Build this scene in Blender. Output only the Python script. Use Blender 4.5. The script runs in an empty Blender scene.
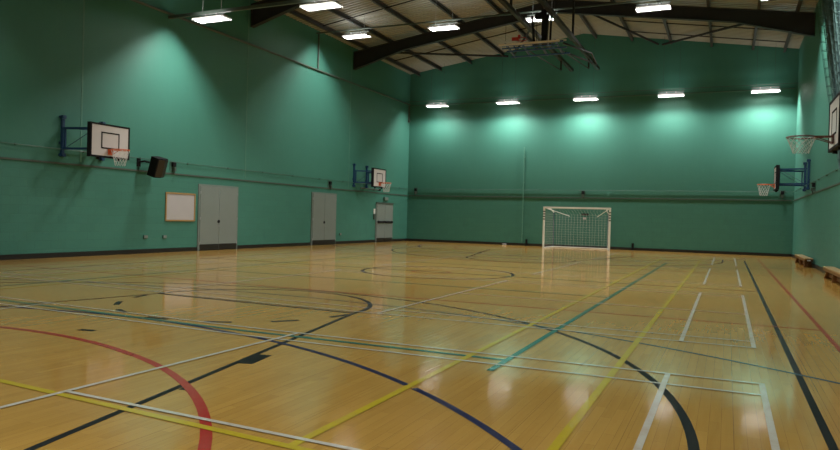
import bpy, bmesh, math, random
from mathutils import Vector, Matrix
random.seed(7)
scene = bpy.context.scene
COL = scene.collection
V = Vector

# ------------------------------------------------------------------ room size
XL, XR, YB, YF = -16.0, 2.62, 34.1, -3.5
XC = (XL + XR) / 2
EAVE, PITCH = 9.06, 0.155
def roof_z(x): return EAVE + PITCH * ((x - XL) if x < XC else (XR - x))
CX, CY = -6.32, 15.27          # centre of the painted courts

# ------------------------------------------------------------------ materials
def nt(name):
    m = bpy.data.materials.new(name); m.use_nodes = True
    t = m.node_tree; b = t.nodes['Principled BSDF']
    return m, t, b
def simple(name, col, rough=0.5, metal=0.0, var=0.12, scale=6.0, spec=0.5):
    m, t, b = nt(name)
    n = t.nodes.new('ShaderNodeTexNoise'); n.inputs['Scale'].default_value = scale; n.inputs['Detail'].default_value = 4
    tc = t.nodes.new('ShaderNodeTexCoord'); t.links.new(tc.outputs['Object'], n.inputs['Vector'])
    r = t.nodes.new('ShaderNodeMix'); r.data_type = 'RGBA'
    r.inputs['A'].default_value = (*[c * (1 - var) for c in col], 1)
    r.inputs['B'].default_value = (*[min(1, c * (1 + var)) for c in col], 1)
    t.links.new(n.outputs['Fac'], r.inputs['Factor']); t.links.new(r.outputs['Result'], b.inputs['Base Color'])
    b.inputs['Roughness'].default_value = rough; b.inputs['Metallic'].default_value = metal
    b.inputs['Specular IOR Level'].default_value = spec
    return m
def math_node(t, op, a, b=None, c=None):
    n = t.nodes.new('ShaderNodeMath'); n.operation = op
    for i, v in enumerate((a, b, c)):
        if v is None: continue
        if isinstance(v, (int, float)): n.inputs[i].default_value = v
        else: t.links.new(v, n.inputs[i])
    return n.outputs[0]
def mixc(t, f, a, b, blend='MIX'):
    n = t.nodes.new('ShaderNodeMix'); n.data_type = 'RGBA'; n.blend_type = blend
    for k, v in (('Factor', f), ('A', a), ('B', b)):
        if isinstance(v, (int, float)): n.inputs[k].default_value = v
        elif isinstance(v, tuple): n.inputs[k].default_value = (*v, 1)
        else: t.links.new(v, n.inputs[k])
    return n.outputs['Result']
def noise(t, vec, scale, detail=4, rough=0.5):
    n = t.nodes.new('ShaderNodeTexNoise'); n.inputs['Scale'].default_value = scale
    n.inputs['Detail'].default_value = detail; n.inputs['Roughness'].default_value = rough
    t.links.new(vec, n.inputs['Vector']); return n.outputs['Fac']
def ramp(t, f, p0, p1, v0=0.0, v1=1.0):
    n = t.nodes.new('ShaderNodeMapRange'); t.links.new(f, n.inputs['Value'])
    n.inputs['From Min'].default_value = p0; n.inputs['From Max'].default_value = p1
    n.inputs['To Min'].default_value = v0; n.inputs['To Max'].default_value = v1
    return n.outputs['Result']
def scaled(t, vec, s):
    n = t.nodes.new('ShaderNodeVectorMath'); n.operation = 'MULTIPLY'; t.links.new(vec, n.inputs[0]); n.inputs[1].default_value = s
    return n.outputs[0]

def floor_material():
    m, t, b = nt('sprung_maple_floor')
    tc = t.nodes.new('ShaderNodeTexCoord'); o = tc.outputs['Object']
    sp = t.nodes.new('ShaderNodeSeparateXYZ'); t.links.new(o, sp.inputs[0])
    cb = t.nodes.new('ShaderNodeCombineXYZ'); t.links.new(sp.outputs['Y'], cb.inputs['X']); t.links.new(sp.outputs['X'], cb.inputs['Y'])
    br = t.nodes.new('ShaderNodeTexBrick'); t.links.new(cb.outputs[0], br.inputs['Vector'])
    br.inputs['Scale'].default_value = 1; br.inputs['Brick Width'].default_value = 0.62; br.inputs['Row Height'].default_value = 0.074
    br.inputs['Mortar Size'].default_value = 0.0012; br.inputs['Mortar Smooth'].default_value = 0.3; br.offset = 0.41; br.offset_frequency = 2
    br.inputs['Color1'].default_value = FLOOR_A; br.inputs['Color2'].default_value = FLOOR_B
    br.inputs['Mortar'].default_value = (0.16, 0.085, 0.03, 1); br.inputs['Bias'].default_value = 0.0
    grain = noise(t, scaled(t, o, (26, 1.6, 1)), 1.0, 6, 0.62)
    blot = noise(t, o, 0.55, 5, 0.6)
    c = mixc(t, ramp(t, grain, 0.3, 0.75), br.outputs['Color'], FLOOR_G, 'MIX')
    c = mixc(t, 0.55, br.outputs['Color'], c)
    c = mixc(t, ramp(t, blot, 0.35, 0.7, 0, 0.4), c, FLOOR_D)
    # wider dark seams between the floor panels, and a few knots and scuffs
    fx = math_node(t, 'FRACT', math_node(t, 'DIVIDE', math_node(t, 'ADD', sp.outputs['X'], 40.23), 0.62))
    seam = math_node(t, 'LESS_THAN', fx, 0.006)
    c = mixc(t, math_node(t, 'MULTIPLY', seam, 0.5), c, (0.10, 0.05, 0.02))
    kn = noise(t, scaled(t, o, (5, 2.2, 1)), 1.0, 2, 0.4)
    c = mixc(t, ramp(t, kn, 0.70, 0.80, 0, 0.45), c, (0.15, 0.07, 0.025))
    t.links.new(c, b.inputs['Base Color'])
    rn = noise(t, scaled(t, o, (3, 0.8, 1)), 1.0, 3)
    t.links.new(ramp(t, rn, 0.3, 0.7, 0.075, 0.12), b.inputs['Roughness'])
    b.inputs['Specular IOR Level'].default_value = 0.34
    bp = t.nodes.new('ShaderNodeBump'); bp.inputs['Strength'].default_value = 0.02; bp.inputs['Distance'].default_value = 0.02
    t.links.new(noise(t, scaled(t, o, (6, 1.0, 1)), 1.0, 3), bp.inputs['Height']); t.links.new(bp.outputs[0], b.inputs['Normal'])
    return m
FLOOR_A = (0.49, 0.285, 0.066, 1); FLOOR_B = (0.395, 0.222, 0.049, 1); FLOOR_G = (0.55, 0.335, 0.084); FLOOR_D = (0.335, 0.185, 0.042)

def paint_material(name, col, wear=0.25, spec=0.34, rough=0.13):
    m, t, b = nt(name)
    tc = t.nodes.new('ShaderNodeTexCoord'); o = tc.outputs['Object']
    n = noise(t, scaled(t, o, (9, 5, 1)), 1.0, 5, 0.65)
    c = mixc(t, ramp(t, n, 0.42, 0.72, 0, wear), col, (0.39, 0.22, 0.06))
    t.links.new(c, b.inputs['Base Color']); b.inputs['Roughness'].default_value = rough; b.inputs['Specular IOR Level'].default_value = spec
    return m

def wall_material():
    m, t, b = nt('green_painted_wall')
    tc = t.nodes.new('ShaderNodeTexCoord'); o = tc.outputs['Object']
    sp = t.nodes.new('ShaderNodeSeparateXYZ'); t.links.new(o, sp.inputs[0])
    u = math_node(t, 'ADD', sp.outputs['X'], sp.outputs['Y'])
    cb = t.nodes.new('ShaderNodeCombineXYZ'); t.links.new(u, cb.inputs['X']); t.links.new(sp.outputs['Z'], cb.inputs['Y'])
    br = t.nodes.new('ShaderNodeTexBrick'); t.links.new(cb.outputs[0], br.inputs['Vector'])
    br.inputs['Scale'].default_value = 1; br.inputs['Brick Width'].default_value = 0.45; br.inputs['Row Height'].default_value = 0.225
    br.inputs['Mortar Size'].default_value = 0.006; br.inputs['Mortar Smooth'].default_value = 0.6
    br.inputs['Color1'].default_value = (*WALL, 1); br.inputs['Color2'].default_value = (WALL[0]*0.93, WALL[1]*0.94, WALL[2]*0.94, 1)
    br.inputs['Mortar'].default_value = (WALL[0]*0.78, WALL[1]*0.80, WALL[2]*0.80, 1)
    low = math_node(t, 'LESS_THAN', sp.outputs['Z'], 2.46)
    fine = noise(t, scaled(t, o, (1, 1, 0.12)), 5.0, 4, 0.6)
    smooth = mixc(t, fine, (WALL[0]*0.94, WALL[1]*0.95, WALL[2]*0.95), (WALL[0]*1.05, WALL[1]*1.04, WALL[2]*1.04))
    c = mixc(t, low, smooth, br.outputs['Color'])
    sc = noise(t, scaled(t, o, (1.2, 1.2, 0.5)), 1.6, 5, 0.7)          # scuffs and grubby patches low on the wall
    dirt = math_node(t, 'MULTIPLY', ramp(t, sc, 0.58, 0.78, 0, 0.45), math_node(t, 'LESS_THAN', sp.outputs['Z'], 2.3))
    c = mixc(t, dirt, c, (WALL[0]*0.7, WALL[1]*0.62, WALL[2]*0.62))
    t.links.new(c, b.inputs['Base Color']); b.inputs['Roughness'].default_value = 0.5
    b.inputs['Specular IOR Level'].default_value = 0.35
    bp = t.nodes.new('ShaderNodeBump'); bp.inputs['Strength'].default_value = 0.35; bp.inputs['Distance'].default_value = 0.006
    h = math_node(t, 'MULTIPLY', math_node(t, 'SUBTRACT', 1.0, br.outputs['Fac']), low)
    t.links.new(h, bp.inputs['Height']); t.links.new(bp.outputs[0], b.inputs['Normal'])
    return m
WALL = (0.048, 0.178, 0.134)

M = {}
M['floor'] = floor_material()
M['wall'] = wall_material()
M['roof'] = simple('olive_roof_sheet', (0.30, 0.295, 0.255), 0.38, 0.0, 0.15, 1.2)
M['steel'] = simple('dark_painted_steel', (0.024, 0.023, 0.022), 0.55, 0.0, 0.15, 3, 0.25)
M['purlin'] = simple('purlin_steel', (0.045, 0.044, 0.041), 0.5, 0.0, 0.15, 3)
M['black'] = simple('black_plastic', (0.009, 0.009, 0.010), 0.8, spec=0.15)
M['skirt'] = simple('black_skirting', (0.010, 0.009, 0.009), 0.4)
M['blue'] = simple('navy_blue_steel', (0.009, 0.038, 0.095), 0.4)
M['hoist'] = simple('blue_grey_steel', (0.03, 0.085, 0.26), 0.4)
M['board'] = simple('white_backboard', (0.56, 0.53, 0.52), 0.4, 0, 0.04)
M['orange'] = simple('orange_steel', (0.62, 0.115, 0.03), 0.4)
M['maroon'] = simple('dark_maroon_steel', (0.10, 0.03, 0.025), 0.45)
M['red'] = simple('red_steel', (0.50, 0.03, 0.03), 0.4)
M['net'] = simple('white_cord', (0.62, 0.62, 0.60), 0.8)
M['white'] = simple('white_enamel', (0.78, 0.78, 0.75), 0.35, 0, 0.03)
M['lamp'] = simple('white_louvre', (0.42, 0.42, 0.41), 0.45, 0, 0.02)
m_, t_, b_ = nt('opal_lens'); tr_ = t_.nodes.new('ShaderNodeBsdfTranslucent'); tr_.inputs[0].default_value = (0.25, 0.25, 0.24, 1)
t_.links.new(tr_.outputs[0], t_.nodes['Material Output'].inputs[0]); M['lens'] = m_
M['housing'] = simple('grey_lamp_housing', (0.22, 0.22, 0.22), 0.4)
M['galv'] = simple('galvanised_steel', (0.34, 0.35, 0.35), 0.4, 0.3)
M['door'] = simple('grey_door_paint', (0.175, 0.205, 0.188), 0.42, 0, 0.05, 2)
M['dframe'] = simple('grey_frame_paint', (0.15, 0.185, 0.168), 0.45, 0, 0.05, 2)
M['wood'] = simple('oak_frame', (0.30, 0.19, 0.07), 0.5)
M['paper'] = simple('whiteboard_sheet', (0.40, 0.385, 0.385), 0.4, 0, 0.05, 2)
M['bench'] = simple('varnished_bench_top', (0.33, 0.21, 0.085), 0.35, 0, 0.2, 4)
M['benchleg'] = simple('brown_bench_frame', (0.15, 0.062, 0.015), 0.4, 0, 0.3, 5)
M['trunk'] = simple('grey_green_trunking', (0.060, 0.080, 0.064), 0.5)
M['wire'] = simple('dull_green_conduit', (0.05, 0.125, 0.095), 0.5)
M['pipe'] = simple('painted_pipe', (0.075, 0.21, 0.155), 0.5)
M['netting'] = simple('dark_teal_netting', (0.016, 0.050, 0.052), 0.8, 0, 0.4, 9)
M['netting2'] = simple('pale_teal_netting', (0.05, 0.11, 0.10), 0.8, 0, 0.3, 9)
M['pw'] = paint_material('white_line_paint', (0.54, 0.52, 0.45), 0.4)
M['py'] = paint_material('yellow_line_paint', (0.50, 0.39, 0.025), 0.3)
M['pb'] = paint_material('black_line_paint', (0.006, 0.008, 0.009), 0.0, 0.10, 0.4)
M['pn'] = paint_material('navy_line_paint', (0.008, 0.012, 0.055), 0.02, 0.10, 0.35)
M['ps'] = paint_material('slate_line_paint', (0.06, 0.085, 0.14), 0.2)
M['pr'] = paint_material('red_line_paint', (0.36, 0.026, 0.020), 0.1, 0.2)
M['pt'] = paint_material('teal_line_paint', (0.018, 0.135, 0.115), 0.2)

# ------------------------------------------------------------------ mesh helpers
class MB:
    def __init__(s): s.bm = bmesh.new()
    def box(s, c, size, rot=None):
        r = bmesh.ops.create_cube(s.bm, size=1.0)
        mt = Matrix.Translation(V(c)) @ (rot.to_4x4() if rot is not None else Matrix.Identity(4)) @ Matrix.Diagonal((*size, 1))
        bmesh.ops.transform(s.bm, matrix=mt, verts=r['verts']); return s
    def bar(s, a, b, w, h=None, up=(0, 0, 1)):
        a, b = V(a), V(b); d = (b - a); L = d.length; d.normalize(); h = h or w
        x = d.cross(V(up))
        if x.length < 1e-4: x = V((1, 0, 0))
        x.normalize(); z = x.cross(d)
        rot = Matrix((x, d, z)).transposed()
        return s.box((a + b) / 2, (w, L, h), rot)
    def tube(s, pts, r, n=8, closed=False):
        pts = [V(p) for p in pts]; rings = []
        N = len(pts)
        for i, p in enumerate(pts):
            if closed: d = pts[(i + 1) % N] - pts[i - 1]
            else: d = pts[min(i + 1, N - 1)] - pts[max(i - 1, 0)]
            d.normalize(); u = V((0, 0, 1)) if abs(d.z) < 0.9 else V((1, 0, 0))
            x = d.cross(u).normalized(); y = x.cross(d)
            rr = r[i] if isinstance(r, (list, tuple)) else r
            rings.append([s.bm.verts.new(p + x * rr * math.cos(2*math.pi*k/n) + y * rr * math.sin(2*math.pi*k/n)) for k in range(n)])
        for i in range(N if closed else N - 1):
            A, B = rings[i], rings[(i + 1) % N]
            for k in range(n): s.bm.faces.new((A[k], A[(k+1) % n], B[(k+1) % n], B[k]))
        if not closed:
            s.bm.faces.new(rings[0][::-1]); s.bm.faces.new(rings[-1])
        return s
    def poly(s, pts):
        s.bm.faces.new([s.bm.verts.new(V(p)) for p in pts]); return s
    def prism(s, pts, vec):
        a = [s.bm.verts.new(V(p)) for p in pts]; b = [s.bm.verts.new(V(p) + V(vec)) for p in pts]; n = len(a)
        s.bm.faces.new(a[::-1]); s.bm.faces.new(b)
        for i in range(n): s.bm.faces.new((a[i], a[(i+1) % n], b[(i+1) % n], b[i]))
        return s
    def strip(s, pts, w, z):
        """flat painted line of width w along the polyline pts (x, y) at height z"""
        src = [V((*p, 0)) for p in pts]; pts = []; L, R = [], []
        for a, b in zip(src, src[1:]):
            k = max(1, int((b - a).length / 1.0)); pts += [a + (b - a)*i/k for i in range(k)]
        pts.append(src[-1])
        for p in pts: p.y += 0.05 * max(0.0, -5.0 - p.x) * max(0.0, min(1.0, (12 - p.y)/4)) * (1 if p.y > 4.2 else 0)   # the lines were laid slightly out of square
        N = len(pts); cl = (pts[0] - pts[-1]).length < 1e-6
        for i, p in enumerate(pts):
            a = pts[i-1] if i else (pts[-2] if cl else p); b = pts[i+1] if i < N - 1 else (pts[1] if cl else p)
            d = b - a; d.normalize(); n = V((-d.y, d.x, 0)) * w / 2
            L.append(s.bm.verts.new((p.x + n.x, p.y + n.y, z))); R.append(s.bm.verts.new((p.x - n.x, p.y - n.y, z)))
        for i in range(N - 1): s.bm.faces.new((R[i], R[i+1], L[i+1], L[i]))
        return s
    def build(s, name, mat, parent=None, bevel=0.0, smooth=False, recalc=True):
        if recalc: bmesh.ops.recalc_face_normals(s.bm, faces=s.bm.faces)
        me = bpy.data.meshes.new(name); s.bm.to_mesh(me); s.bm.free(); me.materials.append(mat)
        if smooth:
            for p in me.polygons: p.use_smooth = True
        o = bpy.data.objects.new(name, me); COL.objects.link(o)
        if parent: o.parent = parent
        if bevel:
            md = o.modifiers.new('bevel', 'BEVEL'); md.width = bevel; md.segments = 2; md.limit_method = 'ANGLE'
        return o
def tag(o, label, cat, group=None, kind=None):
    o['label'] = label; o['category'] = cat
    if group: o['group'] = group
    if kind: o['kind'] = kind
    return o
def thing(name, label, cat, loc=(0, 0, 0), rz=0.0, group=None, kind=None):
    o = bpy.data.objects.new(name, None); COL.objects.link(o); o.location = loc; o.rotation_euler = (0, 0, rz)
    o.empty_display_size = 0.2
    return tag(o, label, cat, group, kind)
def dup(root, loc, label, group=None, rz=None):
    r = root.copy(); COL.objects.link(r); r.location = loc; r['label'] = label
    if group: r['group'] = group
    if rz is not None: r.rotation_euler = (0, 0, rz)
    for ch in list(root.children):
        c = ch.copy(); COL.objects.link(c); c.parent = r
        for g in list(ch.children):
            d = g.copy(); COL.objects.link(d); d.parent = c
    return r
def arc(cx, cy, r, a0, a1, n=48):
    return [(cx + r*math.cos(math.radians(a0 + (a1-a0)*i/n)), cy + r*math.sin(math.radians(a0 + (a1-a0)*i/n))) for i in range(n + 1)]

# ------------------------------------------------------------------ shell
fl = MB().box(((XL+XR)/2, (YB+YF)/2, -0.1), (XR-XL+0.6, YB-YF+0.6, 0.2)).build('floor', M['floor'])
tag(fl, 'varnished maple strip floor with coloured court lines', 'floor', kind='structure')
T = 0.25
w = MB().box((XL-T/2, (YB+YF)/2, EAVE/2+0.05), (T, YB-YF+2*T, EAVE+0.1)).build('wall_left', M['wall'])
tag(w, 'long green wall on the left with three grey doors', 'wall', kind='structure')
w = MB().box((XR+T/2, (YB+YF)/2, EAVE/2+0.05), (T, YB-YF+2*T, EAVE+0.1)).build('wall_right', M['wall'])
tag(w, 'green side wall at the right edge behind the benches', 'wall', kind='structure')
def gable(y, name, label):
    g = MB(); zt = 0.1
    g.prism([(XL, y, 0), (XR, y, 0), (XR, y, EAVE+zt), (XC, y, roof_z(XC)+zt), (XL, y, EAVE+zt)], (0, T if y > 0 else -T, 0))
    return tag(g.build(name, M['wall']), label, 'wall', kind='structure')
gable(YB, 'wall_back', 'green gable end wall behind the small goal')
gable(YF, 'wall_front', 'green gable end wall behind the camera')

# profiled roof sheeting: trapezoidal ribs running down each slope
def roof_side(x0, x1):
    m = MB(); prof = []
    y = YF - 0.2; pitch = 0.22
    while y < YB + 0.2:
        prof += [(y, 0.0), (y + 0.11, 0.0), (y + 0.135, 0.045), (y + 0.195, 0.045)]; y += pitch
    a = [m.bm.verts.new((x0, q[0], roof_z(x0) + q[1])) for q in prof]
    b = [m.bm.verts.new((x1, q[0], roof_z(x1) + q[1])) for q in prof]
    a2 = [m.bm.verts.new((x0, q[0], roof_z(x0) + 0.12)) for q in prof]
    b2 = [m.bm.verts.new((x1, q[0], roof_z(x1) + 0.12)) for q in prof]
    for i in range(len(prof) - 1):
        m.bm.faces.new((a[i], a[i+1], b[i+1], b[i])); m.bm.faces.new((a2[i], b2[i], b2[i+1], a2[i+1]))
    return m
c = thing('ceiling', 'olive profiled metal roof sheeting over the hall', 'ceiling', (0, 0, 0), kind='structure')
roof_side(XL - 0.1, XC).build('roof_sheet', M['roof'], c); roof_side(XR + 0.1, XC).build('roof_sheet', M['roof'], c)

# purlins along the hall
offs = [0.6, 2.3, 4.05, 5.8, 7.5, 8.75]
plabels = ['the ridge', 'the ridge purlin', 'the middle of the slope', 'the lower slope', 'the eaves purlin', 'the eaves']
for side, sn in ((-1, 'left'), (1, 'right')):
    for k, d in enumerate(offs):
        x = XC + side * d; z = roof_z(x)
        m = MB(); m.box((0, 0, -0.02), (0.09, YB-YF, 0.014)).box((0.04*side, 0, -0.10), (0.014, YB-YF, 0.17)).box((0.0, 0, -0.18), (0.09, YB-YF, 0.014))
        o = m.build('roof_purlin', M['purlin']); o.location = (x, (YB+YF)/2, z - 0.005)
        tag(o, 'long dark steel purlin under the %s roof slope, number %d down from the ridge' % (sn, k + 1), 'purlin', 'roof purlins', 'structure')

# portal frames
def portal(y, label):
    p = thing('portal_frame', label, 'roof frame', (0, y, 0), group='steel portal frames', kind='structure')
    for side in (-1, 1):
        xe = XL if side < 0 else XR; m = MB()
        def z0(x): return roof_z(x) - 0.2
        xh = xe - side * 2.6
        top = [(xe, z0(xe)), (XC, z0(XC))]
        pts = [(xe, -0.008, z0(xe)), (XC, -0.008, z0(XC)), (XC, -0.008, z0(XC)-0.5), (xh, -0.008, z0(xh)-0.46), (xe, -0.008, z0(xe)-0.80)]
        m.prism(pts, (0, 0.016, 0))
        for q in ([0, 1], [2, 3], [3, 4]):
            a, b = V(pts[q[0]]), V(pts[q[1]]); a.y = b.y = 0
            m.bar(a, b, 0.20, 0.025)
        m.box((xe - side*0.012, 0, z0(xe)-0.40), (0.022, 0.2, 0.80))
        m.build('rafter', M['steel'], p)
    m = MB(); m.box((XC, 0, z0(XC)-0.26), (0.03, 0.2, 0.6)); m.build('ridge_plate', M['steel'], p)
    return p
portal(27.9, 'dark steel roof frame one bay before the back wall')
portal(20.4, 'dark steel roof frame near the top edge over the second door')
for y in (12.9, 5.4, -2.1): portal(y, 'dark steel roof frame nearer the camera overhead, out of view')

# wind braces in the end bay
def brace(a, b, label):
    m = MB().tube([a, b], 0.05, 8)
    tag(m.build('roof_brace', M['steel']), label, 'brace', 'roof wind braces', 'structure')
zz = lambda x: roof_z(x) - 0.26
brace((-15.6, 27.9, zz(-15.6)), (-10.5, 34.0, zz(-10.5)), 'diagonal dark tube brace rising from the left haunch to the back wall')
brace((-6.2, 27.9, zz(-6.2)), (-3.2, 34.0, zz(-3.2)), 'diagonal dark tube brace right of the folded hoop at the ridge')
brace((-7.0, 27.9, zz(-7.0)), (-10.2, 34.0, zz(-10.2)), 'diagonal dark tube brace left of the ridge over the back wall lamps')
brace((1.6, 27.9, zz(1.6)), (-3.0, 34.0, zz(-3.0)), 'diagonal dark tube brace falling from the right haunch to the back wall')
# sag rods between purlins
for x0, x1, y, lb in ((-15.4, -8, 30.8, 'thin roof tie rod left of the ridge in the last bay'), (2.0, -4.5, 30.8, 'thin roof tie rod right of the ridge in the last bay'),
                      (2.0, -4.5, 32.6, 'thin roof tie rod right of the ridge close to the back wall'),
                      (-15.4, -8, 24.2, 'thin roof tie rod over the second row of lamps'), (-15.4, -8, 17.5, 'thin roof tie rod over the lamp row nearest the camera')):
    m = MB().tube([(x0, y, roof_z(x0)-0.1), (x1, y, roof_z(x1)-0.1)], 0.025, 6)
    tag(m.build('roof_tie_rod', M['steel']), lb, 'tie rod', 'roof tie rods', 'structure')

# skirting, dado trim
def sk(name, c, size, label):
    tag(MB().box(c, size).build(name, M['skirt']), label, 'baseboard', kind='structure')
for i, (y0, y1) in enumerate(((YF, 17.80), (19.80, 24.59), (26.56, 30.40), (32.26, YB))):
    sk('baseboard_left', (XL+0.0125, (y0+y1)/2, 0.065), (0.025, y1-y0, 0.13), 'black skirting of the left wall, ' + ('up to the nearest door', 'between first and second doors', 'between second and third doors', 'between the third door and the corner')[i])
sk('baseboard_back', (XC, YB-0.0125, 0.065), (XR-XL-0.06, 0.025, 0.13), 'black skirting along the back wall')
sk('baseboard_right', (XR-0.0125, (YB+YF)/2, 0.065), (0.025, YB-YF-0.06, 0.13), 'black skirting along the right wall')
def rail(name, z, r, mat, lab, x_off=0.05):
    for nm, a, b, s in (('left', (XL+x_off, YF+.1, z), (XL+x_off, YB-.1, z), 'left'), ('back', (XL+.1, YB-x_off, z), (XR-.1, YB-x_off, z), 'back'), ('right', (XR-x_off, YF+.1, z), (XR-x_off, YB-.1, z), 'right')):
        m = MB()
        if r > 0.02: m.bar(a, b, 0.03, 0.045)
        else: m.tube([a, b], r, 6)
        d = V(b) - V(a); n = int(d.length / 1.9)
        for k in range(n):
            p = V(a) + d * (k + .5) / n
            off = {'left': V((-x_off/2, 0, 0)), 'back': V((0, x_off/2, 0)), 'right': V((x_off/2, 0, 0))}[nm]
            m.box(p + off, (0.03 if nm == 'back' else abs(x_off), 0.03 if nm != 'back' else abs(x_off), 0.05))
        tag(m.build(name, mat), lab % s, 'trim', kind='structure')
rail('trim_1', 2.47, 0.03, M['trunk'], 'grey cable tray running along the %s wall above door height', 0.016)
rail('trim_2', 2.84, 0.012, M['wire'], 'thin net wire stretched along the %s wall above the cable tray', 0.05)
# vertical movement joints in the walls
for i, (x, y) in enumerate(((XL, 13.26), (XL, 20.2), (XL, 27.65))):
    lb = ('beside the nearest basketball hoop', 'after the first grey door', 'beside the hoop near the third door')[i]
    tag(MB().box((x+0.004, y, 2.55+(EAVE-2.6)/2), (0.008, 0.05, EAVE-2.6)).build('trim_3', M['pipe']), 'vertical cover strip on the left wall ' + lb, 'trim', kind='structure')
# high level conduit
m = MB().tube([(XL+0.05, YF+.1, 7.40), (XL+0.05, YB-.06, 7.40)], 0.042, 8)
k_ = tag(m.build('cable_conduit', M['trunk']), 'long dark conduit high on the left wall under the lamps', 'conduit')
m = MB().tube([(XL+0.04, 24.8, 7.46), (XL+0.04, 24.8, 8.95)], 0.03, 8)
tag(m.build('cable_conduit', M['trunk']), 'short vertical conduit dropping from the eaves on the left wall', 'conduit')
m = MB().tube([(XL+0.03, YB-.16, 7.33), (XL+0.03, YB-.16, 6.55)], 0.035, 8); m.box((XL+0.045, YB-.16, 6.5), (0.1, 0.1, 0.12))
tag(m.build('cable_conduit', M['trunk']), 'short vertical conduit down the far left corner ending in a box', 'conduit')
m = MB().tube([(XL+0.12, YB-0.0281, 7.36), (XR-0.1, YB-0.0281, 7.36)], 0.028, 6)
tag(m.build('cable_conduit', M['wire']), 'thin level conduit across the back wall behind the lamps', 'conduit')
m = MB().tube([(-9.5, YB-0.075, 0.15), (-9.5, YB-0.075, 5.0)], 0.022, 8)
for z in (0.6, 1.9, 3.2, 4.5): m.box((-9.5, YB-0.05, z), (0.07, 0.07, 0.03))
tag(m.build('cable_conduit', M['pipe']), 'upright pale conduit on the back wall left of the goal', 'conduit')
# ------------------------------------------------------------------ doors (double leaf, flush)
def door(y0, y1, h, name, label, push=False):
    d = thing(name, label, 'door', (XL, (y0+y1)/2, 0), kind='structure'); wdt = y1 - y0
    f = MB(); f.box((0.02, -wdt/2-0.03, h/2), (0.04, 0.07, h)).box((0.02, wdt/2+0.03, h/2), (0.04, 0.07, h)).box((0.02, 0, h+0.03), (0.04, wdt+0.13, 0.06))
    f.build('door_frame', M['dframe'], d)
    if push: MB().box((0.05, 0, h+0.05), (0.06, wdt+0.12, 0.07)).build('header', M['trunk'], d)
    for s in (-1, 1):
        lf = MB().box((0.035, s*wdt/4, h/2+0.01), (0.045, wdt/2-0.012, h-0.03)).build('door_leaf', M['door'], d, 0.004)
        MB().box((0.062, s*wdt/4, 0.11), (0.008, wdt/2-0.02, 0.21)).build('kick_plate', M['skirt'], lf)
        if push: MB().box((0.09, s*wdt/4, 1.02), (0.05, wdt/2-0.08, 0.09)).box((0.07, s*wdt/4-wdt*.18, 1.02), (0.04, .06, .12)).box((0.07, s*wdt/4+wdt*.18, 1.02), (0.04, .06, .12)).build('push_bar', M['black'], lf)
        for z in (0.25, h*0.5, h-0.22):
            MB().tube([(0.06, s*(wdt/2-0.0), z-.05), (0.06, s*(wdt/2), z+.05)], 0.014, 8).build('hinge', M['galv'], lf)
    if not push:
        MB().tube([(0.05, -0.03, 0.98), (0.075, -0.03, 0.98)], 0.055, 16).build('lock', M['black'], d)
        MB().tube([(0.05, -0.03, 0.83), (0.07, -0.03, 0.83)], 0.032, 14).build('keyhole', M['housing'], d)
    return d
door(17.86, 19.74, 2.16, 'door_1', 'wide grey double door beside the whiteboard, nearest the camera')
door(24.65, 26.50, 2.20, 'door_2', 'grey double door in the middle of the left wall')
door(30.46, 32.20, 1.92, 'door_3', 'lower grey double door with dark push bars near the far corner', True)

# ------------------------------------------------------------------ floor markings (parts of the floor)
def lines(name, mat, z, items, label):
    m = MB()
    for i, (pts, wd) in enumerate(items): m.strip(pts, wd, z + 0.00008*(i % 12))
    o = m.build(name, mat, fl); o['label'] = label; return o
# badminton, four courts side by side
bad = []
LW = 0.04
for y0 in (0.26, 8.16, 16.26, 24.16):
    y1 = y0 + 6.1; xs = (0.295, -0.435, -4.25, -8.37, -12.2, -12.93)
    for x in xs: bad.append(([(x, y0), (x, y1)], 0.046))
    for y in (y0 + .02, y0 + .44, y1 - .44, y1 - .02): bad.append(([(xs[0]+.02, y), (xs[5]-.02, y)], LW))
    yc = (y0 + y1) / 2 + (0.07 if y0 < 1 else 0)
    sq = 0.06 if y0 < 1 else 0
    bad.append(([(xs[0], yc - 2*sq), (xs[2], yc + sq)], LW)); bad.append(([(xs[3], yc), (xs[5], yc)], LW))
lines('badminton_lines', M['pw'], 0.0052, bad, 'white badminton court lines')
# tennis
ten = []
yb0, yb1 = CY - 12.05, CY + 11.89
for x in (-0.87, -2.2, -10.43, -11.8): ten.append(([(x, yb0), (x, yb1)], 0.06))
ten.append(([(-0.84, yb1), (-11.83, yb1)], 0.06)); ten.append(([(-0.84, yb0-.07), (-2.2, yb0), (-11.83, yb0 + .70)], 0.06))
lines('tennis_lines', M['py'], 0.0040, ten, 'yellow tennis court lines')
# volleyball
vol = [([(-1.83, 5.65), (-1.83, 24.3)], 0.062), ([(-10.8, 5.65), (-10.8, 24.3)], 0.07)]
for y in (6.15, CY-3, CY, CY+3, 24.3): vol.append(([(-1.8, y), (-10.83, y)], 0.07))
lines('volleyball_lines', M['pt'], 0.0030, vol, 'teal volleyball court lines')
# netball
nx, ny0, ny1 = -6.48, -0.05, 30.45
nb = [([(nx+7.62, ny0), (nx+7.62, ny1)], 0.05), ([(nx-7.62, ny0), (nx-7.62, ny1)], 0.05)]
for y in (ny0, ny0+10.15, ny1-10.15, ny1): nb.append(([(nx-7.62, y), (nx+7.62, y)], 0.06))
nb.append((arc(nx, ny0, 4.93, 0, 180, 72), 0.07)); nb.append((arc(nx, ny1, 4.93, 180, 360, 72), 0.05)); nb.append((arc(nx, CY, .45, 0, 360, 32), 0.05))
lines('netball_lines', M['pr'], 0.0014, nb, 'red netball court lines')
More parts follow.
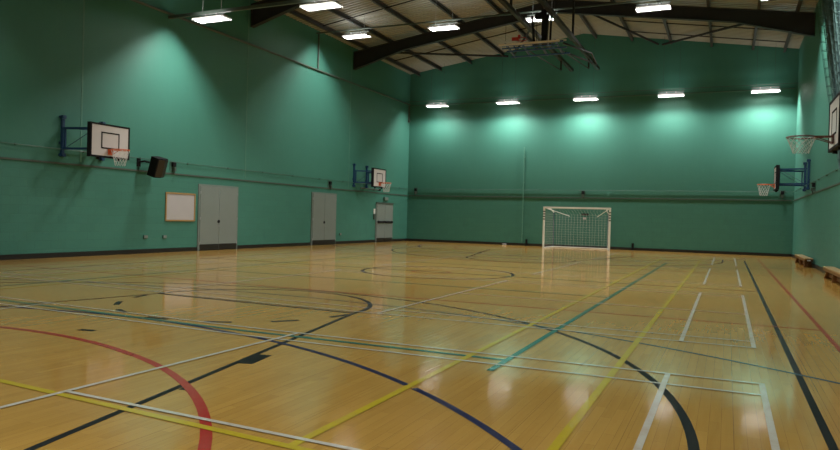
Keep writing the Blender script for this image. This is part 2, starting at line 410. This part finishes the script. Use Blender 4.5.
# basketball
bb = []
b0, b1 = 2.2, 28.35; hw = 6.93
bb += [([(CX+hw, b0), (CX+hw, b1)], 0.055), ([(CX-hw, b0), (CX-hw, b1)], 0.055), ([(CX-hw, b0), (CX+hw, b0)], 0.05), ([(CX-hw, b1), (CX+hw, b1)], 0.05)]
bb.append((arc(CX, CY, 1.8, 0, 360, 64), 0.075)); bb.append(([(CX-hw, CY), (CX+hw, CY)], 0.06))
for s, yb in ((1, b0), (-1, b1)):
    ft = yb + s*5.85
    bb.append(([(CX-1.8, ft), (CX+1.8, ft)], 0.08))
    for q in (-1, 1):
        bb.append(([(CX+q*1.8, ft), (CX+q*3.0, yb)], 0.055))
        # lane blocks
        d = V((q*1.2, -s*5.85, 0)).normalized(); nrm = V((q*1, 0, 0))
        for dist, ln, wd in ((3.1, 0.40, 0.13), (1.9, 0.07, 0.1), (4.22, 0.07, 0.10)):
            c0 = V((CX+q*1.8, ft, 0)) + d*dist - nrm*(-0.09)
            bb.append(([(c0.x - d.x*ln/2, c0.y - d.y*ln/2), (c0.x + d.x*ln/2, c0.y + d.y*ln/2)], wd))
    a0 = 0 if s > 0 else 180
    bb.append((arc(CX, ft, 1.8, a0, a0+180, 40), 0.07))
    for k in range(7):
        aa = a0 + 180 + 8 + k*26; bb.append((arc(CX, ft, 1.8, aa, aa+11, 5), 0.08))
    bb.append(([(CX+0.0, ft - s*2.85), (CX+0.18, ft - s*2.8)], 0.08))
    cyk = yb + s*1.6
    bb.append((arc(CX, cyk, 6.2, a0, a0+180, 90), 0.065))
    for q in (-1, 1): bb.append(([(CX+q*6.2, cyk), (CX+q*6.2, yb)], 0.055))
lines('basketball_lines', M['pb'], 0.0008, bb, 'black basketball court lines')
# indoor football and handball arcs
def span(cx, cy, r, y_stop, s):
    a = math.degrees(math.asin((y_stop - cy) * s / r)) if abs((y_stop - cy)/r) < 1 else 0
    return arc(cx, cy, r, a, 180-a, 360) if s > 0 else arc(cx, cy, r, 180+a, 360-a, 72)
nav = span(CX, -0.97, 7.1, 0.0, 1)
cut = min(range(len(nav)), key=lambda i: abs(nav[i][0] + 2.2))
hb = [(nav[:cut], 0.06), (nav[cut+1:], 0.06), (span(CX, 31.5, 7.1, 30.5, -1), 0.05)]
lines('handball_lines', M['pn'], 0.0020, hb, 'navy goal area arcs')
lines('free_throw_lines', M['ps'], 0.0025, [(span(CX, -2.87, 12.0, 4.5, 1), 0.05), (span(CX, 33.4, 12.0, 26.0, -1), 0.05)], 'slate blue outer arcs')

# ------------------------------------------------------------------ lamps
def lamp_proto(label, group):
    t = thing('ceiling_lamp', label, 'lamp', (0, 0, 0), group=group)
    h = MB().box((0, 0, 0.067), (1.12, 0.50, 0.022)).box((0, 0, 0.105), (1.04, 0.20, 0.055)); h.build('housing', M['housing'], t)
    lv = MB(); n = 4; wy = 0.48; dp = 0.055
    for i in range(1, n): lv.box((0, -wy/2 + wy*i/n, dp/2), (1.10, 0.003, dp))
    lv.build('louvre', M['lamp'], t)
    sk_ = MB()
    for q in (-1, 1): sk_.box((0, q*wy/2, dp/2), (1.10, 0.003, dp)); sk_.box((q*0.55, 0, dp/2), (0.003, wy, dp))
    sk_.build('edge_lens', M['lens'], t)
    MB().box((0, 0, 0.215), (1.12, 0.05, 0.03)).build('mounting_rail', M['trunk'], t)
    for s in (-1, 1):
        MB().box((s*0.2, 0, 0.16), (0.04, 0.08, 0.075)).build('bracket', M['galv'], t)
    return t
LD = bpy.data.lights.new('lamp_light', 'AREA'); LD.shape = 'RECTANGLE'; LD.size = 1.06; LD.size_y = 0.05; LD.energy = 46; LD.color = (1, 0.98, 0.945)
UD = bpy.data.lights.new('lamp_uplight', 'AREA'); UD.shape = 'RECTANGLE'; UD.size = 1.0; UD.size_y = 0.10; UD.energy = 6; UD.color = (1, 0.98, 0.945)
def add_lights(t, LD):
    for i in range(4):
        o = bpy.data.objects.new('lamp_light', LD); COL.objects.link(o); o.parent = t; o.location = (0, -0.24 + 0.12*(i+.5), 0.0535)
    for q in (-1, 1):
        u = bpy.data.objects.new('lamp_uplight', UD); COL.objects.link(u); u.parent = t; u.location = (0, q*0.2, 0.095); u.rotation_euler = (math.pi, 0, 0)
ROWS = [(33.25, 7.11, 'back', 'in the row along the back wall'), (24.6, 8.57, 'second', 'in the row under the ridge-side rafters'),
        (16.3, 7.03, 'third', 'in the row nearest the camera'), (7.1, 8.3, 'fourth', 'x'), (-2.2, 7.0, 'fifth', 'x')]
ORD = ['first', 'second', 'third', 'fourth', 'fifth']
BACKLB = ['small lit lamp before the back wall, nearest the far left corner', 'lit lamp before the back wall, second from the far left corner',
          'lit lamp before the back wall, above the goal', 'lit lamp before the back wall, second from the right corner', 'lit lamp before the back wall, nearest the right corner']
SECLB = ['lit lamp under the roof beside the left rafter haunch', 'lit lamp under the dark rafter, between the haunch lamp and the folded hoop',
         'lit lamp behind the folded ceiling hoop, partly hidden by its rails', 'lit lamp at the top, first one right of the folded ceiling hoop', 'lit lamp cut by the top edge near the curtain net']
THLB = ['large lit lamp hanging on trunking close to the left wall', 'large lit lamp on the trunking at the top edge, second from the left wall'] + ['lit lamp of the nearest trunking row, %s from the left wall, above the view' % q for q in ('third', 'fourth', 'fifth')]
proto = None
for ri, (y, z, rn, ph) in enumerate(ROWS):
    g = 'lamps of the %s row' % rn
    for k in range(5):
        x = -14.03 + 3.84 * k - (0.25 if ri == 2 else 0)
        lb = (BACKLB, SECLB, THLB)[ri][k] if ri < 3 else 'lit lamp outside the view, %s row from the back, %s from the left' % (rn, ORD[k])
        if proto is None: proto = lamp_proto(lb, g); t = proto; t.location = (x, y, z)
        else: t = dup(proto, (x, y, z), lb, g)
        if ri != 1 or True:
            top = 0.24; zr = roof_z(x) - z - (0.02 if ri != 0 else 0.0)
        # hanger rods to the roof (row specific length)
        for s in (-1, 1):
            hr = MB().tube([(s*0.35, 0, 0.23), (s*0.35, 0, zr)], 0.008 if ri else 0.005, 6).build('hanger_rod', M['galv'] if ri else M['trunk'], t)
TUBE = {1.0: LD}                                             # tubes of different age: some lamps burn brighter
for i, t in enumerate([o for o in COL.objects if o.name.startswith('ceiling_lamp')]):
    e = (0.85, 1.35, 1.45, 0.9, 1.5)[i] if i < 5 else (1.18 if i < 15 else 0.8)
    if e not in TUBE: TUBE[e] = LD.copy(); TUBE[e].energy = LD.energy * e
    add_lights(t, TUBE[e])
# trunking carrying the lamp rows
def trunking(y, z, lab, r=0.055):
    xr = XR - 1.6 if y < 20 else XR - 0.05
    m = MB().box(((XL+0.05+xr)/2, y, z), (xr-XL-0.05, r*1.6, r*1.6))
    tag(m.build('lamp_trunking', M['trunk']), lab, 'trunking')
trunking(16.3, 7.28, 'grey trunking over the lamps nearest the camera, reaching the left wall')
trunking(24.6, 8.90, 'thin trunking over the lamp row beneath the roof', 0.03)
trunking(33.25, 7.43, 'thin trunking above the lamps at the back wall', 0.012)

# ------------------------------------------------------------------ wall basketball hoops
def rim_net(parent, cx, cz, gap, r=0.225, ringmat='orange', net=True, drop=0.40):
    rg = MB(); pts = [(cx + r*math.cos(2*math.pi*k/28), r*math.sin(2*math.pi*k/28), cz) for k in range(28)]
    rg.tube(pts, 0.013, 8, closed=True)
    ga = gap - r - 0.02
    for s in (-1, 1): rg.tube([(cx - gap + 0.02, s*0.07, cz), (cx - r*0.85, s*0.11, cz)], 0.012, 6); rg.tube([(cx - gap + 0.02, s*0.06, cz - 0.11), (cx - r*0.8, s*0.12, cz)], 0.009, 6)
    rg.box((cx - gap + 0.02, 0, cz - 0.05), (0.02, 0.17, 0.15)); rg.box((cx - gap + 0.08, 0, cz - 0.005), (0.12, 0.14, 0.02))
    o = rg.build('rim', M[ringmat], parent)
    if net:
        nm = MB(); n = 12; lev = 5
        def pt(k, l):
            rr = r * (1 - 0.46 * (l/lev)**0.8); a = 2*math.pi*(k + 0.5*(l % 2))/n
            return (cx + rr*math.cos(a), rr*math.sin(a), cz - 0.02 - drop*l/lev)
        for k in range(n):
            for l in range(lev):
                nm.tube([pt(k, l), pt(k, l+1)], 0.004, 4)
                nm.tube([pt(k, l), pt(k - 1 if l % 2 == 0 else k + 1, l+1)], 0.004, 4)
        nm.build('net', M['net'], o)
    return o
def wall_hoop(label, loc, rz, reach=1.05, ring=0.38, ringmat='orange'):
    """local +x points away from the wall; origin on the wall at floor level"""
    t = thing('basketball_hoop', label, 'basketball hoop', loc, rz, 'wall mounted basketball hoops')
    for s in (-1, 1):
        m = MB().box((0.045, s*0.62, 3.19), (0.07, 0.075, 1.06))
        for z in (2.69, 3.0, 3.68): m.box((0.02, s*0.62, z), (0.04, 0.17, 0.06))
        for z in (2.69, 3.68): m.box((0.06, s*0.62, z), (0.11, 0.10, 0.09))
        m.build('wall_post', M['blue'], t, 0.004)
    bw, bh, zb = 1.24, 0.86, 2.66
    zt = zb + bh
    fr = MB()
    for s in (-1, 1):
        yo, yi = s*0.62, s*0.40
        for z in (2.86, 3.39):
            fr.bar((0.08, yo, z), (reach-0.06, yi, z), 0.055)
        fr.bar((0.14, yo, 2.86), (0.14, yo, 3.39), 0.04); fr.bar((reach-0.1, yi, 2.80), (reach-0.1, yi, 3.45), 0.045)
        fr.tube([(0.2, yo*.98, 2.9), (reach-0.14, yi, 3.36)], 0.008, 6)
    for z in (2.86, 3.39): fr.bar((reach-0.1, -0.42, z), (reach-0.1, 0.42, z), 0.045)
    fr.build('arm_frame', M['blue'], t)
    MB().bar((0.08, 0.62, 2.86), (reach-0.1, -0.4, 2.86), 0.02).bar((0.08, -0.62, 3.39), (reach-0.1, 0.4, 3.39), 0.02).build('cross_brace', M['blue'], t)
    bd = MB().box((reach, 0, (zb+zt)/2), (0.03, bw, bh)).build('backboard', M['board'], t, 0.003)
    e = MB()
    for s in (-1, 1):
        e.box((reach-0.035, s*(bw/2-0.008), (zb+zt)/2), (0.12, 0.045, bh+0.03)); 
    for z in (zb+0.012, zt-0.012): e.box((reach-0.035, 0, z), (0.116, bw, 0.045))
    e.build('edge_trim', M['black'], bd)
    r = MB(); tw = 0.035
    for s in (-1, 1): r.box((reach+0.017, s*0.275, zb+0.44), (0.006, tw, 0.43))
    for z in (zb+0.24, zb+0.64): r.box((reach+0.017, 0, z), (0.006, 0.585, tw))
    r.build('target_square', M['black'], bd)
    for s in (-1, 1): MB().tube([(reach-0.05, s*0.33, zb-0.06), (reach-0.05, s*0.33, zb+0.02)], 0.04, 10).build('bumper', M['black'], t)
    rim_net(t, reach+ring, zb+0.20, ring-0.015, ringmat=ringmat, drop=0.40 if ring < .45 else 0.26)
    return t
h1 = wall_hoop('nearest basketball hoop on the left wall, beside the loudspeaker', (XL, 13.28, 0), 0.0)
dup(h1, (XL, 28.70, 0), 'small distant basketball hoop on the left wall, near the third door', rz=0.0)
dup(h1, (XR, 28.58, 0), 'distant basketball hoop on the right wall, seen side on at the corner', rz=math.pi)
wall_hoop('large basketball hoop on the right wall, cut by the right edge', (XR, 13.55, 0), math.pi, 1.00, 0.50, 'maroon')

# ------------------------------------------------------------------ folded ceiling hoop with its rails
HC = -5.70
t = thing('ceiling_hoop', 'folded ceiling basketball hoop hanging under the ridge', 'basketball hoop', (HC, 21.0, 6.8))
for s, lab in ((-1, 'l'), (1, 'r')):
    m = MB().bar((s*0.545, -3.2, 0.95), (s*0.545, 8.5, 0.95), 0.13, 0.12)
    m.build('support_rail', M['steel'], t)
    for yy, zl in ((-0.6, 2.2), (3.3, 2.2)):
        MB().bar((s*0.545, yy, 0.95), (s*0.545, yy, zl + 0.75), 0.07).build('hanger', M['steel'], t)
    MB().bar((s*0.545, 6.4, 0.95), (s*0.545, 6.4, 0.52), 0.06).bar((s*0.545, 6.4, 0.52), (s*0.5, 1.2, 0.12), 0.03).build('drop_post', M['steel'], t)
MB().box((0, 0.0, 0.03), (1.90, 1.0, 0.06), Matrix.Rotation(math.radians(15), 3, 'X')).build('backboard', M['board'], t)
fr = MB()
for x in (-0.75, -0.25, 0.3, 0.8): fr.bar((x, -0.42, -0.06), (x, 0.75, -0.22), 0.05)
for y in (-0.4, 0.1, 0.6): fr.bar((-0.85, y, -0.1 - 0.13*(y+.4)), (1.05, y, -0.1 - 0.13*(y+.4)), 0.045)
for x in (-0.6, 0.0, 0.6): fr.bar((x, -0.1, 0.02), (x + 0.1, -0.1, -0.18), 0.04)
fr.bar((-0.85, -0.42, -0.20), (0.9, -0.42, -0.20), 0.035)
fr.build('back_frame', M['hoist'], t)
MB().bar((0.33, 0.15, 0.0), (0.33, 0.35, 0.95), 0.17, 0.13).build('mast', M['steel'], t)
MB().bar((0.05, 0.0, 0.0), (-0.1, 0.2, 0.9), 0.06).bar((0.55, 0, -.05), (0.50, 0.3, 0.95), 0.06).build('stay', M['steel'], t)
MB().box((0.2, 0.1, 0.86), (0.30, 0.16, 0.16)).tube([(0.33, 0, 0.78), (0.33, 0.0, 1.0)], 0.09, 12).build('winch', M['black'], t)
MB().bar((0.9, 0.3, 0.02), (1.45, 2.0, 0.05), 0.05).bar((0.9, 0.6, -0.2), (1.45, 3.0, -0.1), 0.045).bar((1.45, 2.0, 0.05), (1.45, 3.0, -.1), 0.04).build('side_arm', M['steel'], t)
MB().box((-0.45, -0.35, 0.09), (0.22, 0.06, 0.10)).box((-0.32, -0.38, 0.14), (0.07, 0.05, 0.12)).tube([(-0.4 + .22*math.cos(a*.35), .0 + .22*math.sin(a*.35), .17) for a in range(18)], 0.012, 6, True).build('rim', M['red'], t)
MB().tube([(-0.75, -0.4, 0.05), (-0.75, -0.4, 0.55)], 0.006, 5).tube([(0.2, -0.3, 0.0), (0.2, -0.3, 0.9)], 0.008, 5).build('cable', M['black'], t)

# ------------------------------------------------------------------ loudspeaker
t = thing('loudspeaker', 'black wall loudspeaker between the near hoop and the whiteboard', 'loudspeaker', (XL, 15.27, 2.62))
MB().box((0.015, -0.02, 0.10), (0.04, 0.12, 0.26)).build('wall_plate', M['black'], t)
MB().tube([(0.04, -0.02, 0.10), (0.2, 0.02, 0.13), (0.32, 0.1, 0.10)], 0.03, 8).build('bracket_arm', M['black'], t)
rotm = Matrix.Rotation(math.radians(17), 3, 'Y') @ Matrix.Rotation(math.radians(14), 3, 'Z')
cab = MB(); pts = [(-0.13, -0.20, -0.29), (0.15, -0.27, -0.29), (0.21, 0, -0.29), (0.15, 0.27, -0.29), (-0.13, 0.20, -0.29)]
cab.prism(pts, (0, 0, 0.58)); bmesh.ops.rotate(cab.bm, cent=(0, 0, 0), matrix=rotm, verts=cab.bm.verts); bmesh.ops.translate(cab.bm, vec=(0.46, 0.24, -0.02), verts=cab.bm.verts)
cb_ = cab.build('cabinet', M['black'], t, 0.012)
gr = MB(); pts = [(0.16, -0.25, -0.26), (0.215, 0, -0.26), (0.16, 0.25, -0.26), (0.175, 0.25, -0.26), (0.232, 0, -0.26), (0.175, -0.25, -0.26)]
gr.prism(pts, (0, 0, 0.52)); bmesh.ops.rotate(gr.bm, cent=(0, 0, 0), matrix=rotm, verts=gr.bm.verts); bmesh.ops.translate(gr.bm, vec=(0.46, 0.24, -0.02), verts=gr.bm.verts)
gr.build('grille', M['skirt'], cb_)
MB().tube([(0.03, -0.03, 0.0), (0.03, -0.05, -0.14)], 0.008, 5).build('cable', M['black'], t)

# small dark fittings beside the cable tray
def fitting(label, loc, rz, two=True):
    t = thing('wall_fitting', label, 'wall fitting', loc, rz, 'small dark wall fittings')
    MB().box((0.06, 0, 0.0), (0.10, 0.13, 0.14)).build('body', M['black'], t, 0.01)
    MB().box((0.07, 0.0, -0.15), (0.14, 0.07, 0.12)).tube([(0.08, 0, -0.1), (0.08, 0, -0.3)], 0.02, 8).build('hook', M['trunk'], t)
    MB().box((0.01, 0, -0.05), (0.02, 0.22, 0.34)).build('back_plate', M['wire'], t)
    return t
f0 = fitting('small dark fitting on the left wall just right of the loudspeaker', (XL, 16.62, 2.76), 0)
dup(f0, (XL, 25.96, 2.70), 'small dark fitting on the left wall above the second door', rz=0)
dup(f0, (-15.5, YB, 2.80), 'small dark fitting on the back wall near the left corner', rz=-math.pi/2)
dup(f0, (-6.5, YB, 2.73), 'small dark fitting on the back wall above the goal', rz=-math.pi/2)
dup(f0, (2.16, YB, 2.80), 'small dark fitting on the back wall near the right corner', rz=-math.pi/2)
dup(f0, (XR, 26.1, 2.72), 'small dark fitting on the right wall beside the far hoop', rz=math.pi)

# whiteboard
t = thing('whiteboard', 'small white notice board in wooden frame left of the nearest door', 'whiteboard', (XL, 17.0, 1.43))
MB().box((0.012, 0, 0), (0.02, 1.24, 0.82)).build('panel', M['paper'], t)
m = MB()
for s in (-1, 1): m.box((0.02, s*0.63, 0), (0.036, 0.05, 0.90)); m.box((0.02, 0, s*0.43), (0.036, 1.24, 0.05))
m.build('frame', M['wood'], t, 0.003)

def socket(label, loc, mat='housing'):
    t = thing('wall_socket', label, 'socket', loc, 0, 'low wall sockets')
    MB().box((0.02, 0, 0), (0.04, 0.15, 0.10)).build('box', M['wire'], t, 0.005)
    MB().box((0.042, 0, 0), (0.006, 0.13, 0.085)).build('face_plate', M['dframe'], t)
    return t
s0 = socket('low wall socket left of the whiteboard, nearer the speaker', (XL, 15.57, 0.5))
dup(s0, (XL, 16.34, 0.49), 'low wall socket under the left edge of the whiteboard')
dup(s0, (XL, 27.0, 0.45), 'low wall socket right of the second door')

# fittings at door three
t = thing('exit_sign', 'round pale emergency light above the third door', 'emergency light', (XL, 31.40, 2.20))
MB().box((0.05, 0, 0), (0.10, 0.42, 0.20)).build('body', M['wire'], t, 0.03); MB().box((0.103, 0, 0), (0.012, 0.34, 0.13)).build('lens', M['dframe'], t, 0.004)
t = thing('door_intercom', 'white and dark wall unit left of the third door', 'wall unit', (XL, 30.22, 1.40))
MB().box((0.025, 0, 0.14), (0.06, 0.11, 0.26)).build('cover', M['white'], t, 0.008); MB().box((0.035, 0, -0.13), (0.07, 0.13, 0.24)).build('lower_box', M['trunk'], t, 0.008)
# pole clipped under the far left hoop
t = thing('wall_pole', 'grey pole clipped to the wall under the far left hoop', 'pole', (XL, 29.6, 2.62))
MB().tube([(0.12, -1.0, 0), (0.12, 0.85, 0)], 0.03, 10).build('shaft', M['trunk'], t); MB().tube([(0.12, 0.85, 0), (0.12, 1.0, 0)], 0.055, 10).build('end_cap', M['black'], t)
for y in (-.6, .5): MB().box((0.06, y, 0), (0.12, 0.05, 0.09)).build('clip', M['trunk'], t)

# back wall plates behind the goal
m = MB().box((-6.38, YB-0.02, 1.66), (0.34, 0.04, 0.10)); tag(m.build('wall_plate', M['skirt'], None, 0.004), 'small dark plate on the back wall seen through the goal', 'plate')
m = MB().box((-6.40, YB-0.03, 1.46), (0.14, 0.06, 0.10)); tag(m.build('wall_box', M['paper'], None, 0.01), 'small white box under the dark plate behind the goal', 'box')
# short posts at the skirting
def stub(label, x):
    t = thing('floor_post', label, 'post', (x, YB-0.13, 0), group='short black posts at the back wall')
    MB().tube([(0, 0, 0.02), (0, 0, 0.34)], 0.055, 12).build('shaft', M['black'], t); MB().tube([(0, 0, 0), (0, 0, 0.02)], 0.09, 12).build('foot', M['black'], t)
stub('short black post at the back wall left of the goal', -9.25); stub('short black post at the back wall right of the goal', -4.08)
m = MB().box((-10.4, YB-0.14, 0.04), (0.2, 0.12, 0.08)); tag(m.build('floor_block', M['paper'], None, 0.015), 'small pale block at the foot of the back wall', 'block')

# ------------------------------------------------------------------ goal
gx0, gx1, gy, gd, gh = -7.97, -4.92, 32.3, 1.55, 1.97
gw = gx1 - gx0
t = thing('football_goal', 'white indoor football goal standing before the back wall', 'goal', (gx0, gy, 0))
for x in (0, gw):
    p = MB().box((x, 0, gh/2), (0.08, 0.08, gh)).build('post', M['white'], t, 0.006)
    for z in (1.38, 1.50, 1.62, 1.74): MB().box((x, 0, z), (0.084, 0.084, 0.05)).build('dark_band', M['black'], p)
MB().box((gw/2, 0, gh-0.04), (gw-0.08, 0.08, 0.08)).build('crossbar', M['white'], t, 0.006)
for x, xb in ((0.04, 0.12), (gw-0.04, gw-0.30)):
    MB().tube([(x, 0.03, gh-0.06), (xb, 0.85, gh-0.09), (xb, gd-0.05, gh-0.25)], 0.02, 8).build('top_stay', M['white'], t)
    MB().tube([(xb, gd-0.05, gh-0.24), (xb, gd-0.02, 0.03)], 0.025, 8).build('rear_post', M['blue'], t)
    MB().tube([(x, 0.04, 0.025), (xb, gd-0.02, 0.025)], 0.024, 8).build('side_bar', M['white'], t)
    MB().tube([(x, 0.02, gh-0.06), (x + (0.9 if x < 1 else -0.75), gd - 0.2, gh-0.42)], 0.016, 6).build('net_stay', M['white'], t)
MB().tube([(0.12, gd-0.02, 0.03), (gw-0.30, gd-0.02, 0.03)], 0.026, 8).build('ground_bar', M['white'], t)
n = MB(); rr = 0.0026
X0, X1, YBk = 0.12, gw-0.30, gd-0.05
k = 0; st = 0.14
nx_ = int((X1-X0)/st)
for i in range(nx_ + 1):
    x = X0 + (X1-X0)*i/nx_; sag = 0.04*math.sin(i*1.7)
    n.tube([(0.04 + (gw-0.08)*i/nx_, 0.02, gh-0.06), (x, YBk*0.55, gh-0.16), (x, YBk, gh-0.35)], rr, 3)
    n.tube([(x, YBk, gh-0.35), (x + sag*.3, YBk-0.05, 0.9), (x + sag, YBk, 0.0)], rr*1.25, 3)
for j in range(14):
    z = 0.06 + j*0.12; n.tube([(X0, YBk, z), (X1, YBk, z)], rr, 3)
    for xa, xb in ((0.02, X0), (gw-0.02, X1)): n.tube([(xa, 0.04, z), (xb, YBk, z)], rr, 3)
for j in range(10):
    f = (j+.5)/10
    for xa, xb in ((0.02, X0), (gw-0.02, X1)): n.tube([(xa + (xb-xa)*f, 0.04 + (YBk-.04)*f, 0), (xa + (xb-xa)*f, 0.04 + (YBk-.04)*f, gh-0.12 - 0.2*f)], rr, 3)
n.build('net', M['net'], t)

# ------------------------------------------------------------------ benches
def bench(label, loc, ln):
    t = thing('balance_bench', label, 'bench', loc, group='low wooden benches')
    MB().box((0, 0, 0.285), (0.25, ln, 0.035)).build('seat', M['bench'], t, 0.006)
    MB().box((0, 0, 0.09), (0.05, ln-0.35, 0.09)).build('balance_beam', M['benchleg'], t, 0.004)
    for s in (-1, 0, 1):
        lg = MB(); y = s*(ln/2-0.28)
        lg.box((0, y, 0.155), (0.20, 0.05, 0.225)).box((0, y, 0.022), (0.25, 0.09, 0.044)).box((0, y, 0.25), (0.24, 0.07, 0.035))
        for q in (-1, 1): lg.bar((q*0.1, y, 0.04), (q*0.075, y - s*0.30, 0.25), 0.04)
        lg.build('leg', M['benchleg'], t, 0.004)
    for q in (-1, 1): MB().box((q*0.112, 0, 0.235), (0.022, ln-0.1, 0.07)).build('side_rail', M['benchleg'], t)
    MB().bar((0, -ln/2+0.05, 0.25), (0, -ln/2-0.06, 0.22), 0.10, 0.02).build('end_hook', M['galv'], t)
bench('low wooden bench against the right wall, farther one near the corner', (2.44, 27.3, 0), 3.6)
bench('low wooden bench against the right wall, nearer one cut by the right edge', (2.44, 19.1, 0), 3.4)

# ------------------------------------------------------------------ gathered divider net at the right wall
t = thing('divider_net', 'dark gathered divider net hanging against the right wall', 'netting', (2.08, 19.0, 0))
def pleat(name, mat, y0, y1, n, ph, xo, amp, ztop, zbot, wid):
    m = MB(); rows = 26; cols = n*8; g = []
    for j in range(rows + 1):
        f = j/rows; z = ztop + (zbot - ztop)*f
        tie = 1 - 0.62*f**1.2
        xc = xo + (0.40 - xo)*f; row = []
        for i in range(cols + 1):
            u = i/cols - 0.5
            a = 2*math.pi*n*(u+0.5) + ph
            x = xc + wid*math.sin(a)*tie + 0.05*math.sin(a*0.37 + f*3)*tie; y = (y0+y1)/2 + (y1-y0)*u*(0.30+0.70*tie) + 0.05*math.cos(a)
            row.append(m.bm.verts.new((min(x, 0.51), y, z + 0.0)))
        g.append(row)
    for j in range(rows):
        for i in range(cols): m.bm.faces.new((g[j][i], g[j][i+1], g[j+1][i+1], g[j+1][i]))
    o = m.build(name, mat, t, recalc=False, smooth=True)
    return o
pleat('net_bundle', M['netting'], -5.0, 1.0, 22, 0.3, 0.02, 0.1, roof_z(2.08)-0.45, 2.5, 0.27)
o = pleat('net_veil', M['netting2'], -4.6, 1.2, 15, 1.4, -0.08, 0.1, roof_z(2.25)-0.5, 2.7, 0.30)
wf = o.modifiers.new('mesh', 'WIREFRAME'); wf.thickness = 0.012; wf.use_replace = True
MB().tube([(0.52, -1.2, 2.94), (0.42, 0.3, 2.9), (0.27, -0.9, 2.9), (0.29, -2.3, 2.9), (0.52, -1.3, 2.9)], 0.02, 6).build('tie_cord', M['netting2'], t)
MB().bar((0.0, -5.1, roof_z(2.25)-0.42), (0.0, 1.6, roof_z(2.25)-0.42), 0.06).build('track', M['steel'], t)

# ------------------------------------------------------------------ faint ambient, camera
wd = bpy.data.worlds.new('World'); scene.world = wd; wd.use_nodes = True
wd.node_tree.nodes['Background'].inputs[0].default_value = (0.02, 0.022, 0.025, 1)
f, yaw, pitch, roll, hc = 689.0, -0.419626, -0.0110824, 0.026416, 1.3026
fw = V((math.sin(yaw)*math.cos(pitch), math.cos(yaw)*math.cos(pitch), math.sin(pitch)))
r0 = V((math.cos(yaw), -math.sin(yaw), 0)); u0 = r0.cross(fw)
r1 = r0*math.cos(roll) + u0*math.sin(roll); u1 = -r0*math.sin(roll) + u0*math.cos(roll)
cam = bpy.data.cameras.new('camera'); cam.sensor_width = 36; cam.lens = f/840*36; cam.clip_end = 200; cam.clip_start = 0.05
co = bpy.data.objects.new('camera', cam); COL.objects.link(co)
mt = Matrix((r1, u1, -fw)).transposed().to_4x4(); mt.translation = (0, 0, hc); co.matrix_world = mt
scene.camera = co
vs = scene.view_settings; vs.view_transform = 'Standard'; vs.look = 'None'; vs.exposure = 0.0; vs.gamma = 1.0; vs.use_curve_mapping = False
